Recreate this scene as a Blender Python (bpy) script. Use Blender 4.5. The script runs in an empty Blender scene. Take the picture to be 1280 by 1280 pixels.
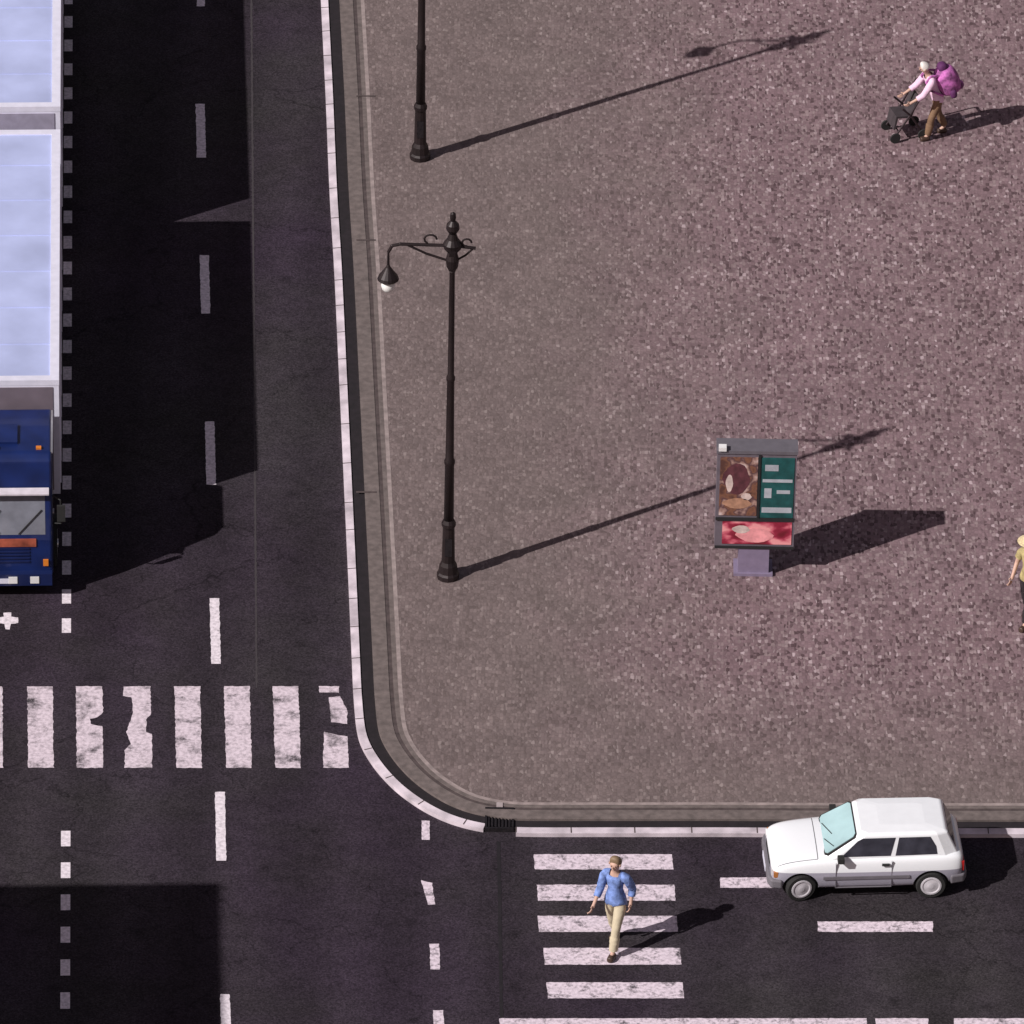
import bpy, bmesh, math, random
from mathutils import Vector, Matrix, Quaternion
random.seed(7)
R = math.radians
sc = bpy.context.scene
C = sc.collection

# ------------------------------------------------------------------ camera
E = R(33.0); ROLL = R(1.07); F = 10825.0; DIST = 171.0
fw = Vector((0, math.cos(E), -math.sin(E)))
r0 = Vector((1, 0, 0)); u0 = Vector((0, math.sin(E), math.cos(E)))
up = u0*math.cos(ROLL) - r0*math.sin(ROLL)
rt = r0*math.cos(ROLL) + u0*math.sin(ROLL)
CAM = -fw*DIST
cd = bpy.data.cameras.new('camera'); cam = bpy.data.objects.new('camera', cd); C.objects.link(cam)
cam.matrix_world = Matrix(((rt.x, up.x, -fw.x, CAM.x), (rt.y, up.y, -fw.y, CAM.y), (rt.z, up.z, -fw.z, CAM.z), (0, 0, 0, 1)))
cd.sensor_width = 36; cd.lens = 36*F/1280; cd.clip_start = 1; cd.clip_end = 3000
sc.camera = cam

# ------------------------------------------------------------------ light
SUN_EL = R(38.4); SH_AZ = R(33.1)          # shadows fall towards SH_AZ (from +X, ccw)
SHV = Vector((math.cos(SH_AZ), math.sin(SH_AZ), 0))/math.tan(SUN_EL)   # shadow vector per metre of height
w = bpy.data.worlds.new('World'); sc.world = w; w.use_nodes = True
nt = w.node_tree; bg = nt.nodes['Background']
sky = nt.nodes.new('ShaderNodeTexSky'); sky.sky_type = 'NISHITA'; sky.sun_disc = False
sky.sun_elevation = SUN_EL
to_sun = Vector((-math.cos(SH_AZ)*math.cos(SUN_EL), -math.sin(SH_AZ)*math.cos(SUN_EL), math.sin(SUN_EL)))
sky.sun_rotation = math.atan2(to_sun.x, to_sun.y)
sky.air_density = 1.0; sky.dust_density = 0.6
tint = nt.nodes.new('ShaderNodeMix'); tint.data_type = 'RGBA'; tint.blend_type = 'MULTIPLY'; tint.inputs[0].default_value = 1.0
tint.inputs[7].default_value = (1.65, 1.02, 0.78, 1)
nt.links.new(sky.outputs[0], tint.inputs[6]); nt.links.new(tint.outputs[2], bg.inputs[0]); bg.inputs[1].default_value = 0.058
sd = bpy.data.lights.new('sun', 'SUN'); sun = bpy.data.objects.new('sun', sd); C.objects.link(sun)
sd.energy = 4.6; sd.angle = R(0.5); sd.color = (1.0, 0.95, 0.93)
sun.rotation_euler = (-to_sun).to_track_quat('-Z', 'Y').to_euler()
sun.location = to_sun*100
sc.view_settings.view_transform = 'Standard'; sc.view_settings.look = 'None'
sc.view_settings.exposure = 0.0; sc.view_settings.gamma = 1.0
sc.render.engine = 'CYCLES'

# ------------------------------------------------------------------ helpers
def P(px, py, z=0.0):
    """point at height z that the photograph shows at pixel px, py (survey of the street)"""
    d = fw*F + rt*(px-640) - up*(py-640)
    t = (z-CAM.z)/d.z
    return CAM + d*t

def mat(name, col, rough=0.6, metal=0.0, var=0.12, scale=6.0, bump=0.0, coat=0.0, detail=4):
    m = bpy.data.materials.new(name); m.use_nodes = True
    n = m.node_tree.nodes; l = m.node_tree.links; b = n['Principled BSDF']
    b.inputs['Roughness'].default_value = rough; b.inputs['Metallic'].default_value = metal
    b.inputs['Coat Weight'].default_value = coat
    g = n.new('ShaderNodeNewGeometry'); t = n.new('ShaderNodeTexNoise')
    t.inputs['Scale'].default_value = scale; t.inputs['Detail'].default_value = detail
    l.new(g.outputs['Position'], t.inputs['Vector'])
    r = n.new('ShaderNodeValToRGB'); l.new(t.outputs[0], r.inputs[0])
    r.color_ramp.elements[0].position = 0.3; r.color_ramp.elements[1].position = 0.7
    c = Vector(col)
    r.color_ramp.elements[0].color = (*[max(0, x*(1-var)) for x in c], 1)
    r.color_ramp.elements[1].color = (*[min(1, x*(1+var)) for x in c], 1)
    l.new(r.outputs[0], b.inputs['Base Color'])
    if bump:
        bp = n.new('ShaderNodeBump'); bp.inputs['Strength'].default_value = bump; bp.inputs['Distance'].default_value = 0.02
        l.new(t.outputs[0], bp.inputs['Height']); l.new(bp.outputs[0], b.inputs['Normal'])
    return m

def tag(o, label=None, cat=None, group=None, kind=None):
    if label: o['label'] = label
    if cat: o['category'] = cat
    if group: o['group'] = group
    if kind: o['kind'] = kind
    return o

def thing(name, label, cat, loc=(0, 0, 0), rz=0.0, group=None):
    o = bpy.data.objects.new(name, None); C.objects.link(o)
    o.location = loc; o.rotation_euler = (0, 0, rz); o.empty_display_size = 0.3
    return tag(o, label, cat, group)

def link(name, me, m, parent=None, smooth=False):
    me.name = name
    o = bpy.data.objects.new(name, me); C.objects.link(o)
    for k in (m if isinstance(m, (list, tuple)) else [m]): me.materials.append(k)
    if smooth:
        for p in me.polygons: p.use_smooth = True
    if parent: o.parent = parent
    return o

def obj(name, bm, m, parent=None, smooth=False, bevel=0.0, seg=2):
    if bevel:
        bmesh.ops.bevel(bm, geom=[e for e in bm.edges if len(e.link_faces) == 2 and e.calc_face_angle(0) > 0.5],
                        offset=bevel, segments=seg, affect='EDGES', profile=0.5, clamp_overlap=True)
    me = bpy.data.meshes.new(name); bm.to_mesh(me); bm.free()
    o = link(name, me, m, parent, smooth)
    return o

def B(): return bmesh.new()

def box(bm, x0, x1, y0, y1, z0, z1, mtx=None):
    vs = [bm.verts.new(Vector(c)) for c in ((x0, y0, z0), (x1, y0, z0), (x1, y1, z0), (x0, y1, z0), (x0, y0, z1), (x1, y0, z1), (x1, y1, z1), (x0, y1, z1))]
    for f in ((3, 2, 1, 0), (4, 5, 6, 7), (0, 1, 5, 4), (1, 2, 6, 5), (2, 3, 7, 6), (3, 0, 4, 7)):
        bm.faces.new([vs[i] for i in f])
    if mtx is not None:
        for v in vs: v.co = mtx @ v.co
    return bm

def cyl(bm, a, b, r0_, r1_=None, n=16, cap=True):
    a = Vector(a); b = Vector(b); r1_ = r0_ if r1_ is None else r1_
    q = Vector((0, 0, 1)).rotation_difference((b-a).normalized())
    ra = []; rb = []
    for i in range(n):
        t = 2*math.pi*i/n; d = q @ Vector((math.cos(t), math.sin(t), 0))
        ra.append(bm.verts.new(a+d*r0_)); rb.append(bm.verts.new(b+d*r1_))
    for i in range(n):
        j = (i+1) % n; bm.faces.new((ra[i], ra[j], rb[j], rb[i]))
    if cap:
        bm.faces.new(ra[::-1]); bm.faces.new(rb)
    return bm

def lathe(bm, prof, loc=(0, 0, 0), n=20, axis=(0, 0, 1)):
    q = Vector((0, 0, 1)).rotation_difference(Vector(axis)); L = Vector(loc); rings = []
    for (r, z) in prof:
        rings.append([bm.verts.new(L+q @ Vector((max(r, 1e-4)*math.cos(2*math.pi*i/n), max(r, 1e-4)*math.sin(2*math.pi*i/n), z))) for i in range(n)])
    for a, b in zip(rings, rings[1:]):
        for i in range(n):
            j = (i+1) % n; bm.faces.new((a[i], a[j], b[j], b[i]))
    bm.faces.new(rings[0][::-1]); bm.faces.new(rings[-1])
    return bm

def ball(bm, c, r, s=(1, 1, 1), n=12):
    res = bmesh.ops.create_uvsphere(bm, u_segments=n, v_segments=max(6, n*2//3), radius=r)
    for v in res['verts']: v.co = Vector(c)+Vector((v.co.x*s[0], v.co.y*s[1], v.co.z*s[2]))
    return bm

def tube(bm, pts, r, n=8):
    pts = [Vector(p) for p in pts]
    for i, (a, b) in enumerate(zip(pts, pts[1:])):
        cyl(bm, a, b, r, r, n)
        if i: ball(bm, a, r*1.0, n=8)
    return bm

def prism(bm, pts, a, b, axis='x'):
    """outline in the two other axes, extruded from a to b"""
    def v(p, t):
        return {'x': (t, p[0], p[1]), 'y': (p[0], t, p[1]), 'z': (p[0], p[1], t)}[axis]
    A = [bm.verts.new(v(p, a)) for p in pts]; Bv = [bm.verts.new(v(p, b)) for p in pts]
    n = len(pts)
    for i in range(n):
        j = (i+1) % n; bm.faces.new((A[i], A[j], Bv[j], Bv[i]))
    bm.faces.new(A[::-1]); bm.faces.new(Bv)
    bmesh.ops.recalc_face_normals(bm, faces=bm.faces)
    return bm

def evalmesh(o):
    dg = bpy.context.evaluated_depsgraph_get()
    return bpy.data.meshes.new_from_object(o.evaluated_get(dg))


def skinned(verts, edges, radii, sub=2, root=0):
    bm = B(); ly = bm.verts.layers.skin.verify(); bv = [bm.verts.new(v) for v in verts]
    for a, b in edges: bm.edges.new((bv[a], bv[b]))
    for i, v in enumerate(bv):
        r = radii[i]; v[ly].radius = (r, r) if not isinstance(r, tuple) else r
        v[ly].use_root = (i == root)
    me = bpy.data.meshes.new('tmp'); bm.to_mesh(me); bm.free()
    o = bpy.data.objects.new('tmp', me); C.objects.link(o)
    m = o.modifiers.new('s', 'SKIN'); m.use_smooth_shade = True; m.branch_smoothing = 0.4
    s = o.modifiers.new('d', 'SUBSURF'); s.levels = sub; s.render_levels = sub
    out = evalmesh(o)
    bpy.data.objects.remove(o); bpy.data.meshes.remove(me)
    return out

# ------------------------------------------------------------------ ground materials
def asphalt_mat():
    m = bpy.data.materials.new('asphalt'); m.use_nodes = True
    n = m.node_tree.nodes; l = m.node_tree.links; b = n['Principled BSDF']; b.inputs['Roughness'].default_value = 0.9
    b.inputs['Specular IOR Level'].default_value = 0.1
    g = n.new('ShaderNodeNewGeometry')
    def noise(s, d=4, r=0.6):
        t = n.new('ShaderNodeTexNoise'); t.inputs['Scale'].default_value = s; t.inputs['Detail'].default_value = d
        t.inputs['Roughness'].default_value = r; l.new(g.outputs['Position'], t.inputs['Vector']); return t
    big = noise(0.35, 3); mid = noise(2.2, 4); fine = noise(28, 3, 0.7)
    vor = n.new('ShaderNodeTexVoronoi'); vor.inputs['Scale'].default_value = 30; l.new(g.outputs['Position'], vor.inputs['Vector'])
    r1 = n.new('ShaderNodeValToRGB'); l.new(big.outputs[0], r1.inputs[0])
    r1.color_ramp.elements[0].position = 0.35; r1.color_ramp.elements[1].position = 0.65
    r1.color_ramp.elements[0].color = (0.027, 0.0225, 0.026, 1); r1.color_ramp.elements[1].color = (0.032, 0.0245, 0.033, 1)
    def mul(a, f, lo, hi, p0=0.3, p1=0.7):
        r = n.new('ShaderNodeMapRange'); r.inputs[1].default_value = p0; r.inputs[2].default_value = p1
        r.inputs[3].default_value = lo; r.inputs[4].default_value = hi; l.new(f, r.inputs[0])
        x = n.new('ShaderNodeVectorMath'); x.operation = 'SCALE'; l.new(a, x.inputs[0]); l.new(r.outputs[0], x.inputs['Scale']); return x.outputs[0]
    c = mul(r1.outputs[0], mid.outputs[0], 0.85, 1.15)
    c = mul(c, fine.outputs[0], 0.62, 1.4)
    sp = n.new('ShaderNodeSeparateXYZ'); l.new(vor.outputs['Color'], sp.inputs[0])
    c = mul(c, sp.outputs[0], 0.75, 1.5, 0.0, 1.0)
    # tyre-polished tracks running up the street, patchy repairs
    wv = n.new('ShaderNodeTexWave'); wv.bands_direction = 'X'; wv.inputs['Scale'].default_value = 0.16; wv.inputs['Distortion'].default_value = 1.5; wv.inputs['Detail'].default_value = 2; wv.inputs['Detail Scale'].default_value = 0.4
    l.new(g.outputs['Position'], wv.inputs['Vector']); c = mul(c, wv.outputs['Fac'], 0.90, 1.16, 0.0, 1.0)
    big2 = noise(0.16, 2, 0.5); mixn = n.new('ShaderNodeMix'); mixn.data_type = 'RGBA'; mixn.blend_type = 'MULTIPLY'; mixn.inputs[0].default_value = 1.0
    rg = n.new('ShaderNodeValToRGB'); l.new(big2.outputs[0], rg.inputs[0]); rg.color_ramp.elements[0].position = 0.38; rg.color_ramp.elements[1].position = 0.62
    rg.color_ramp.elements[0].color = (1.0, 0.93, 1.05, 1); rg.color_ramp.elements[1].color = (1.12, 1.2, 1.1, 1)
    l.new(c, mixn.inputs[6]); l.new(rg.outputs[0], mixn.inputs[7]); c = mixn.outputs[2]
    # thin cracks
    v2 = n.new('ShaderNodeTexVoronoi'); v2.feature = 'DISTANCE_TO_EDGE'; v2.inputs['Scale'].default_value = 0.22
    ad = n.new('ShaderNodeVectorMath'); ad.operation = 'MULTIPLY_ADD'; nz = noise(1.2, 5)
    l.new(nz.outputs['Color'], ad.inputs[0]); ad.inputs[1].default_value = (1.6, 1.6, 0); l.new(g.outputs['Position'], ad.inputs[2])
    l.new(ad.outputs[0], v2.inputs['Vector'])
    c = mul(c, v2.outputs['Distance'], 0.55, 1.0, 0.0, 0.006)
    # scattered oil spots
    v3 = n.new('ShaderNodeTexVoronoi'); v3.inputs['Scale'].default_value = 0.9; l.new(g.outputs['Position'], v3.inputs['Vector'])
    c = mul(c, v3.outputs['Distance'], 0.7, 1.0, 0.04, 0.16)
    l.new(c, b.inputs['Base Color'])
    bp = n.new('ShaderNodeBump'); bp.inputs['Strength'].default_value = 0.35; bp.inputs['Distance'].default_value = 0.01
    l.new(fine.outputs[0], bp.inputs['Height']); l.new(bp.outputs[0], b.inputs['Normal'])
    return m

def paving_mat():
    m = bpy.data.materials.new('stone_setts'); m.use_nodes = True
    n = m.node_tree.nodes; l = m.node_tree.links; b = n['Principled BSDF']; b.inputs['Roughness'].default_value = 0.8
    b.inputs['Specular IOR Level'].default_value = 0.3
    g = n.new('ShaderNodeNewGeometry')
    v = n.new('ShaderNodeTexVoronoi'); v.inputs['Scale'].default_value = 14.5; v.inputs['Randomness'].default_value = 0.4
    e = n.new('ShaderNodeTexVoronoi'); e.feature = 'DISTANCE_TO_EDGE'; e.inputs['Scale'].default_value = 14.5; e.inputs['Randomness'].default_value = 0.4
    st_ = n.new('ShaderNodeVectorMath'); st_.operation = 'MULTIPLY'; nw = n.new('ShaderNodeTexNoise'); nw.inputs['Scale'].default_value = 0.45; nw.inputs['Detail'].default_value = 1; l.new(g.outputs['Position'], nw.inputs['Vector'])
    nv = n.new('ShaderNodeVectorMath'); nv.operation = 'MULTIPLY_ADD'; l.new(nw.outputs['Color'], nv.inputs[0]); nv.inputs[1].default_value = (0.12, 0.12, 0); l.new(g.outputs['Position'], nv.inputs[2])
    l.new(nv.outputs[0], st_.inputs[0]); st_.inputs[1].default_value = (1.05, 0.62, 1.0)
    l.new(st_.outputs[0], v.inputs['Vector']); l.new(st_.outputs[0], e.inputs['Vector'])
    sp = n.new('ShaderNodeSeparateXYZ'); l.new(v.outputs['Color'], sp.inputs[0])
    rA = n.new('ShaderNodeValToRGB'); rA.color_ramp.interpolation = 'LINEAR'
    el = rA.color_ramp.elements
    el[0].position = 0.0; el[0].color = (0.088, 0.054, 0.06, 1)
    el[1].position = 1.0; el[1].color = (0.48, 0.38, 0.40, 1)
    for p, c in ((0.13, (0.14, 0.092, 0.10)), (0.22, (0.195, 0.130, 0.142)), (0.7, (0.24, 0.162, 0.178)), (0.86, (0.27, 0.20, 0.205)), (0.96, (0.33, 0.25, 0.26))):
        k = el.new(p); k.color = (*c, 1)
    l.new(sp.outputs[0], rA.inputs[0])
    rB = n.new('ShaderNodeValToRGB'); el = rB.color_ramp.elements
    el[0].position = 0.0; el[0].color = (0.145, 0.112, 0.107, 1); el[1].position = 1.0; el[1].color = (0.27, 0.22, 0.212, 1)
    for p, c in ((0.3, (0.172, 0.134, 0.130)), (0.8, (0.198, 0.154, 0.150)), (0.94, (0.225, 0.178, 0.172))):
        k = el.new(p); k.color = (*c, 1)
    l.new(sp.outputs[0], rB.inputs[0])
    # the worn grey margin of the square against its redder middle
    sx = n.new('ShaderNodeSeparateXYZ'); l.new(g.outputs['Position'], sx.inputs[0])
    nz = n.new('ShaderNodeTexNoise'); nz.inputs['Scale'].default_value = 0.5; nz.inputs['Detail'].default_value = 5; l.new(g.outputs['Position'], nz.inputs['Vector'])
    a1 = n.new('ShaderNodeMath'); a1.operation = 'MULTIPLY_ADD'; l.new(nz.outputs[0], a1.inputs[0]); a1.inputs[1].default_value = 5.0; l.new(sx.outputs[0], a1.inputs[2])
    mr = n.new('ShaderNodeMapRange'); l.new(a1.outputs[0], mr.inputs[0]); mr.inputs[1].default_value = 3.0; mr.inputs[2].default_value = 7.5
    mr2 = n.new('ShaderNodeMapRange'); l.new(sx.outputs[1], mr2.inputs[0]); mr2.inputs[1].default_value = -9.8; mr2.inputs[2].default_value = -5.5
    mlt = n.new('ShaderNodeMath'); mlt.operation = 'MULTIPLY'; l.new(mr.outputs[0], mlt.inputs[0]); l.new(mr2.outputs[0], mlt.inputs[1])
    mx = n.new('ShaderNodeMix'); mx.data_type = 'RGBA'; l.new(mlt.outputs[0], mx.inputs[0]); l.new(rB.outputs[0], mx.inputs[6]); l.new(rA.outputs[0], mx.inputs[7])
    # joints
    mj = n.new('ShaderNodeMapRange'); l.new(e.outputs['Distance'], mj.inputs[0]); mj.inputs[1].default_value = 0.0; mj.inputs[2].default_value = 0.12
    mj.inputs[3].default_value = 0.80; mj.inputs[4].default_value = 1.03
    nb = n.new('ShaderNodeTexNoise'); nb.inputs['Scale'].default_value = 0.9; nb.inputs['Detail'].default_value = 6; l.new(g.outputs['Position'], nb.inputs['Vector'])
    mb = n.new('ShaderNodeMapRange'); l.new(nb.outputs[0], mb.inputs[0]); mb.inputs[1].default_value = 0.3; mb.inputs[2].default_value = 0.7; mb.inputs[3].default_value = 0.9; mb.inputs[4].default_value = 1.12
    mm = n.new('ShaderNodeMath'); mm.operation = 'MULTIPLY'; l.new(mj.outputs[0], mm.inputs[0]); l.new(mb.outputs[0], mm.inputs[1])
    s = n.new('ShaderNodeVectorMath'); s.operation = 'SCALE'; l.new(mx.outputs[2], s.inputs[0]); l.new(mm.outputs[0], s.inputs['Scale'])
    l.new(s.outputs[0], b.inputs['Base Color'])
    bp = n.new('ShaderNodeBump'); bp.inputs['Strength'].default_value = 0.5; bp.inputs['Distance'].default_value = 0.012
    l.new(mj.outputs[0], bp.inputs['Height']); l.new(bp.outputs[0], b.inputs['Normal'])
    return m

def paint_mat(name, col, wear=0.38, sc_=3.5):
    m = bpy.data.materials.new(name); m.use_nodes = True
    n = m.node_tree.nodes; l = m.node_tree.links; b = n['Principled BSDF']; b.inputs['Roughness'].default_value = 0.7
    g = n.new('ShaderNodeNewGeometry')
    t = n.new('ShaderNodeTexNoise'); t.inputs['Scale'].default_value = sc_; t.inputs['Detail'].default_value = 7; t.inputs['Roughness'].default_value = 0.75
    l.new(g.outputs['Position'], t.inputs['Vector'])
    r = n.new('ShaderNodeMapRange'); l.new(t.outputs[0], r.inputs[0]); r.inputs[1].default_value = wear-0.08; r.inputs[2].default_value = wear+0.09
    t2 = n.new('ShaderNodeTexNoise'); t2.inputs['Scale'].default_value = 14; t2.inputs['Detail'].default_value = 5; l.new(g.outputs['Position'], t2.inputs['Vector'])
    rc = n.new('ShaderNodeValToRGB'); l.new(t2.outputs[0], rc.inputs[0]); rc.color_ramp.elements[0].position = 0.3; rc.color_ramp.elements[1].position = 0.62
    rc.color_ramp.elements[0].color = (*[x*0.62 for x in col], 1); rc.color_ramp.elements[1].color = (*col, 1)
    mx = n.new('ShaderNodeMix'); mx.data_type = 'RGBA'; l.new(r.outputs[0], mx.inputs[0]); mx.inputs[6].default_value = (0.05, 0.043, 0.05, 1)
    l.new(rc.outputs[0], mx.inputs[7]); l.new(mx.outputs[2], b.inputs['Base Color'])
    return m

M_ASPH = asphalt_mat(); M_PAVE = paving_mat()
M_PAINT = paint_mat('road_paint', (0.80, 0.69, 0.77), 0.40)
M_PAINTW = paint_mat('worn_road_paint', (0.78, 0.67, 0.74), 0.415, 1.9)
M_PAINTN = paint_mat('fresh_road_paint', (0.88, 0.80, 0.86), 0.30)
M_KERB = mat('pale_kerb_granite', (0.60, 0.53, 0.58), 0.8, var=0.32, scale=2.5, detail=8)
M_GUT = mat('tarred_joint', (0.013, 0.009, 0.012), 0.9, var=0.3, scale=8)
M_BAND = mat('border_stone', (0.15, 0.122, 0.115), 0.85, var=0.25, scale=7, bump=0.3)
M_SEAM = mat('dirty_seam', (0.075, 0.056, 0.055), 0.9, var=0.3, scale=7)
M_LIGHTB = mat('pale_border_stone', (0.30, 0.245, 0.235), 0.85, var=0.25, scale=6)
M_SEAMR = mat('bitumen_seam', (0.012, 0.009, 0.012), 0.7, var=0.3)

# ------------------------------------------------------------------ ground, road, square
bm = B(); box(bm, -400, 400, -300, 700, -0.5, 0.0)
tag(obj('road', bm, M_ASPH), kind='structure')

kp = [(405, -420), (404, -100), (405, 0), (411, 120), (416, 240), (422, 340), (428, 470), (434, 600), (440, 730), (444, 820), (447, 880), (453, 925),
      (470, 957), (497, 987), (530, 1011), (563, 1027), (600, 1037), (645, 1042.5), (760, 1043), (900, 1043), (1100, 1044), (1280, 1044), (1500, 1045), (2200, 1048), (4000, 1058)]
kp[0] = (386, -600); kp[1] = (400.5, -100)
raw = [P(*k) for k in kp]
def catmull(pts, n=8):
    out = []
    for i in range(len(pts)-1):
        p0 = pts[max(i-1, 0)]; p1 = pts[i]; p2 = pts[i+1]; p3 = pts[min(i+2, len(pts)-1)]
        for k in range(n):
            t = k/n
            # limit tangents on unequal spacing
            d1 = (p2-p0)*0.5; d2 = (p3-p1)*0.5; L = (p2-p1).length
            if d1.length > L: d1 = d1*(L/d1.length)
            if d2.length > L: d2 = d2*(L/d2.length)
            h = (2*t**3-3*t**2+1, t**3-2*t**2+t, -2*t**3+3*t**2, t**3-t**2)
            out.append(p1*h[0]+d1*h[1]+p2*h[2]+d2*h[3])
    out.append(pts[-1]); return out
path = catmull(raw)
def nrm(i):
    a = path[max(i-1, 0)]; b = path[min(i+1, len(path)-1)]; t = (b-a).normalized()
    return Vector((-t.y, t.x, 0))          # left of travel (down then right) = towards the square
nr = [nrm(i) for i in range(len(path))]
def band(name, o0, o1, z0, z1, m, kind='structure', i0=0, i1=None, zb=-0.05):
    """solid strip between two offsets of the kerb path; z0, z1 = top heights at the two edges"""
    bm = B(); idx = list(range(i0, len(path) if i1 is None else i1)); prev = None
    for i in idx:
        a = path[i]+nr[i]*o0; b = path[i]+nr[i]*o1
        q = [bm.verts.new((a.x, a.y, zb)), bm.verts.new((a.x, a.y, z0)), bm.verts.new((b.x, b.y, z1)), bm.verts.new((b.x, b.y, zb))]
        if prev:
            for k in range(3): bm.faces.new((prev[k], prev[k+1], q[k+1], q[k]))
        else: bm.faces.new(q)
        prev = q
    bm.faces.new(prev[::-1])
    bmesh.ops.recalc_face_normals(bm, faces=bm.faces)
    return tag(obj(name, bm, m), kind=kind)
# where the drain interrupts the kerb
iA = min(range(len(path)), key=lambda i: (path[i]-P(606, 1037)).length); iB = min(range(len(path)), key=lambda i: (path[i]-P(644, 1042)).length)
band('kerb', -0.07, 0.085, 0.085, 0.10, M_KERB, i1=iA+1)
band('kerb', -0.085, 0.085, 0.085, 0.10, M_KERB, i0=iB)
band('gutter', 0.085, 0.33, 0.075, 0.075, M_GUT)
band('pavement_border', 0.33, 0.62, 0.12, 0.121, M_BAND)
band('pavement_border', 0.62, 0.70, 0.112, 0.112, M_SEAM)
band('pavement_border', 0.70, 0.79, 0.121, 0.121, M_BAND)
band('pavement_border', 0.79, 0.87, 0.123, 0.123, M_LIGHTB)
bm = B(); ring = [path[i]+nr[i]*0.87 for i in range(len(path))]
far = [ring[-1]+Vector((0, 260, 0)), Vector((ring[0].x, ring[-1].y+260, 0))]
vs = [bm.verts.new((p.x, p.y, 0.12)) for p in ring+far]
fc = bm.faces.new(vs); fc.normal_update()
if fc.normal.z < 0: fc.normal_flip()
bmesh.ops.triangulate(bm, faces=bm.faces)
tag(obj('plaza_paving', bm, M_PAVE), kind='structure')

acc = 0.0; bm = B()
for i in range(1, len(path)):
    acc += (path[i]-path[i-1]).length
    if acc < 0.98: continue
    acc = 0.0
    if not (iA-120 < i < iB+60): continue
    d = (path[i]-path[i-1]).normalized()*0.011; a = path[i]-nr[i]*0.075; b = path[i]+nr[i]*0.085
    f = bm.faces.new([bm.verts.new((v.x, v.y, zz)) for v, zz in ((a-d, 0.0905), (b-d, 0.1035), (b+d, 0.1035), (a+d, 0.0905))]); f.normal_update()
    if f.normal.z < 0: f.normal_flip()
tag(obj('kerb_joint', bm, M_SEAM), kind='structure')
# cross joints in the border stones
bm = B()
for yy in (615, 300, 120):
    a = P(449, yy, 0.125); d = (P(449, yy-50, 0.12)-P(449, yy+50, 0.12)).normalized(); nn = Vector((d.y, -d.x, 0))
    q = [a-nn*0.06-d*0.03, a+nn*0.34-d*0.03, a+nn*0.34+d*0.03, a-nn*0.06+d*0.03]
    f = bm.faces.new([bm.verts.new((v.x, v.y, 0.1265)) for v in q]); f.normal_update()
    if f.normal.z < 0: f.normal_flip()
tag(obj('pavement_joint', bm, M_SEAM), kind='structure')

# ------------------------------------------------------------------ road markings
def quads(name, polys, m, z=0.004):
    rj = 0.011 if m.name.startswith('worn') else 0.008
    bm = B()
    for pl in polys:
        pts = [P(*p) for p in pl]
        # subdivide outline a little and roughen the edges
        out = []
        for i, a in enumerate(pts):
            b = pts[(i+1) % len(pts)]; n = max(1, int((b-a).length/0.07))
            for k in range(n):
                c = a.lerp(b, k/n); out.append((c.x+random.uniform(-rj, rj), c.y+random.uniform(-rj, rj), z))
        f = bm.faces.new([bm.verts.new(p) for p in out]); f.normal_update()
        if f.normal.z < 0: f.normal_flip()
    bmesh.ops.triangulate(bm, faces=bm.faces)
    return tag(obj(name, bm, m), kind='structure')
def rc(x0, y0, x1, y1, s=0.0): return [(x0, y0), (x1, y0), (x1+s, y1), (x0+s, y1)]
xs = [(-90, -58), (-28, 3), (34, 66), (95, 127), (157, 189), (218, 250), (280, 312), (341, 373)]
quads('zebra_crossing', [rc(a, 858, b, 960, 1+a*0.006) for a, b in xs if a not in (95, 157)]+[[(95, 858), (128, 858), (129, 890), (122, 897), (113, 899), (113, 905), (128, 908), (129, 960), (96, 960)], [(154, 858), (188, 858), (189, 892), (183, 900), (183, 915), (190, 918), (190, 960), (156, 960), (156, 938), (164, 930), (158, 915), (166, 893), (165, 872), (154, 870)]]+[rc(399, 858, 424, 866), [(411, 872), (425, 870), (434, 888), (434, 905), (414, 903)], [(405, 915), (434, 921), (436, 960), (404, 960)]], M_PAINTW)
quads('zebra_crossing', [rc(667, 1068, 840, 1087, 1.5), rc(671, 1106, 843, 1126, 1.5), rc(672, 1145, 846, 1165, 1.5), rc(679, 1185, 850, 1206, 2), rc(683, 1228, 853, 1248, 2)], M_PAINT)
quads('lane_line', [rc(244, -240, 254, -185, 1), rc(245, -52, 255, 8, 1), rc(244.5, 130, 256, 197, 1.5), rc(249.5, 319, 261, 392, 2), rc(256, 527, 268, 606, 2), rc(262, 748, 274, 830, 2), rc(268.5, 990, 281, 1076, 2), rc(275, 1243, 287, 1335, 3)], M_PAINTN)
ys = [1048, 1088]
dd = []
c0 = P(82, 1088); dS = (P(84.5, 0)-P(80, 1250)).normalized()
for k in range(-10, 48):
    if 2 <= k <= 7: continue
    c = c0+dS*(k*1.02); s = Vector((dS.y, -dS.x, 0))
    dd.append((c, s))
bm = B()
for c, s in dd:
    q = [c-s*0.088-dS*0.25, c+s*0.088-dS*0.25, c+s*0.088+dS*0.25, c-s*0.088+dS*0.25]
    f = bm.faces.new([bm.verts.new((v.x, v.y, 0.004)) for v in q]); f.normal_update()
    if f.normal.z < 0: f.normal_flip()
tag(obj('dotted_lane_line', bm, M_PAINTN), kind='structure')
quads('dotted_turn_line', [rc(527, 1026, 537, 1050, 0), [(526, 1100), (540, 1104), (544, 1131), (535, 1131)], rc(537, 1180, 549, 1212, 1), rc(541, 1263, 554, 1298, 2)], M_PAINT)
quads('lane_line', [rc(900, 1097, 972, 1110, 0), rc(1022, 1152, 1166, 1165, 0), rc(1330, 1152, 1470, 1165, 0)], M_PAINT)
quads('edge_line', [rc(624, 1273, 1083, 1288, 1), rc(1094, 1273, 1160, 1288, 1), rc(1192, 1273, 2400, 1290, 1)], M_PAINT)
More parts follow.
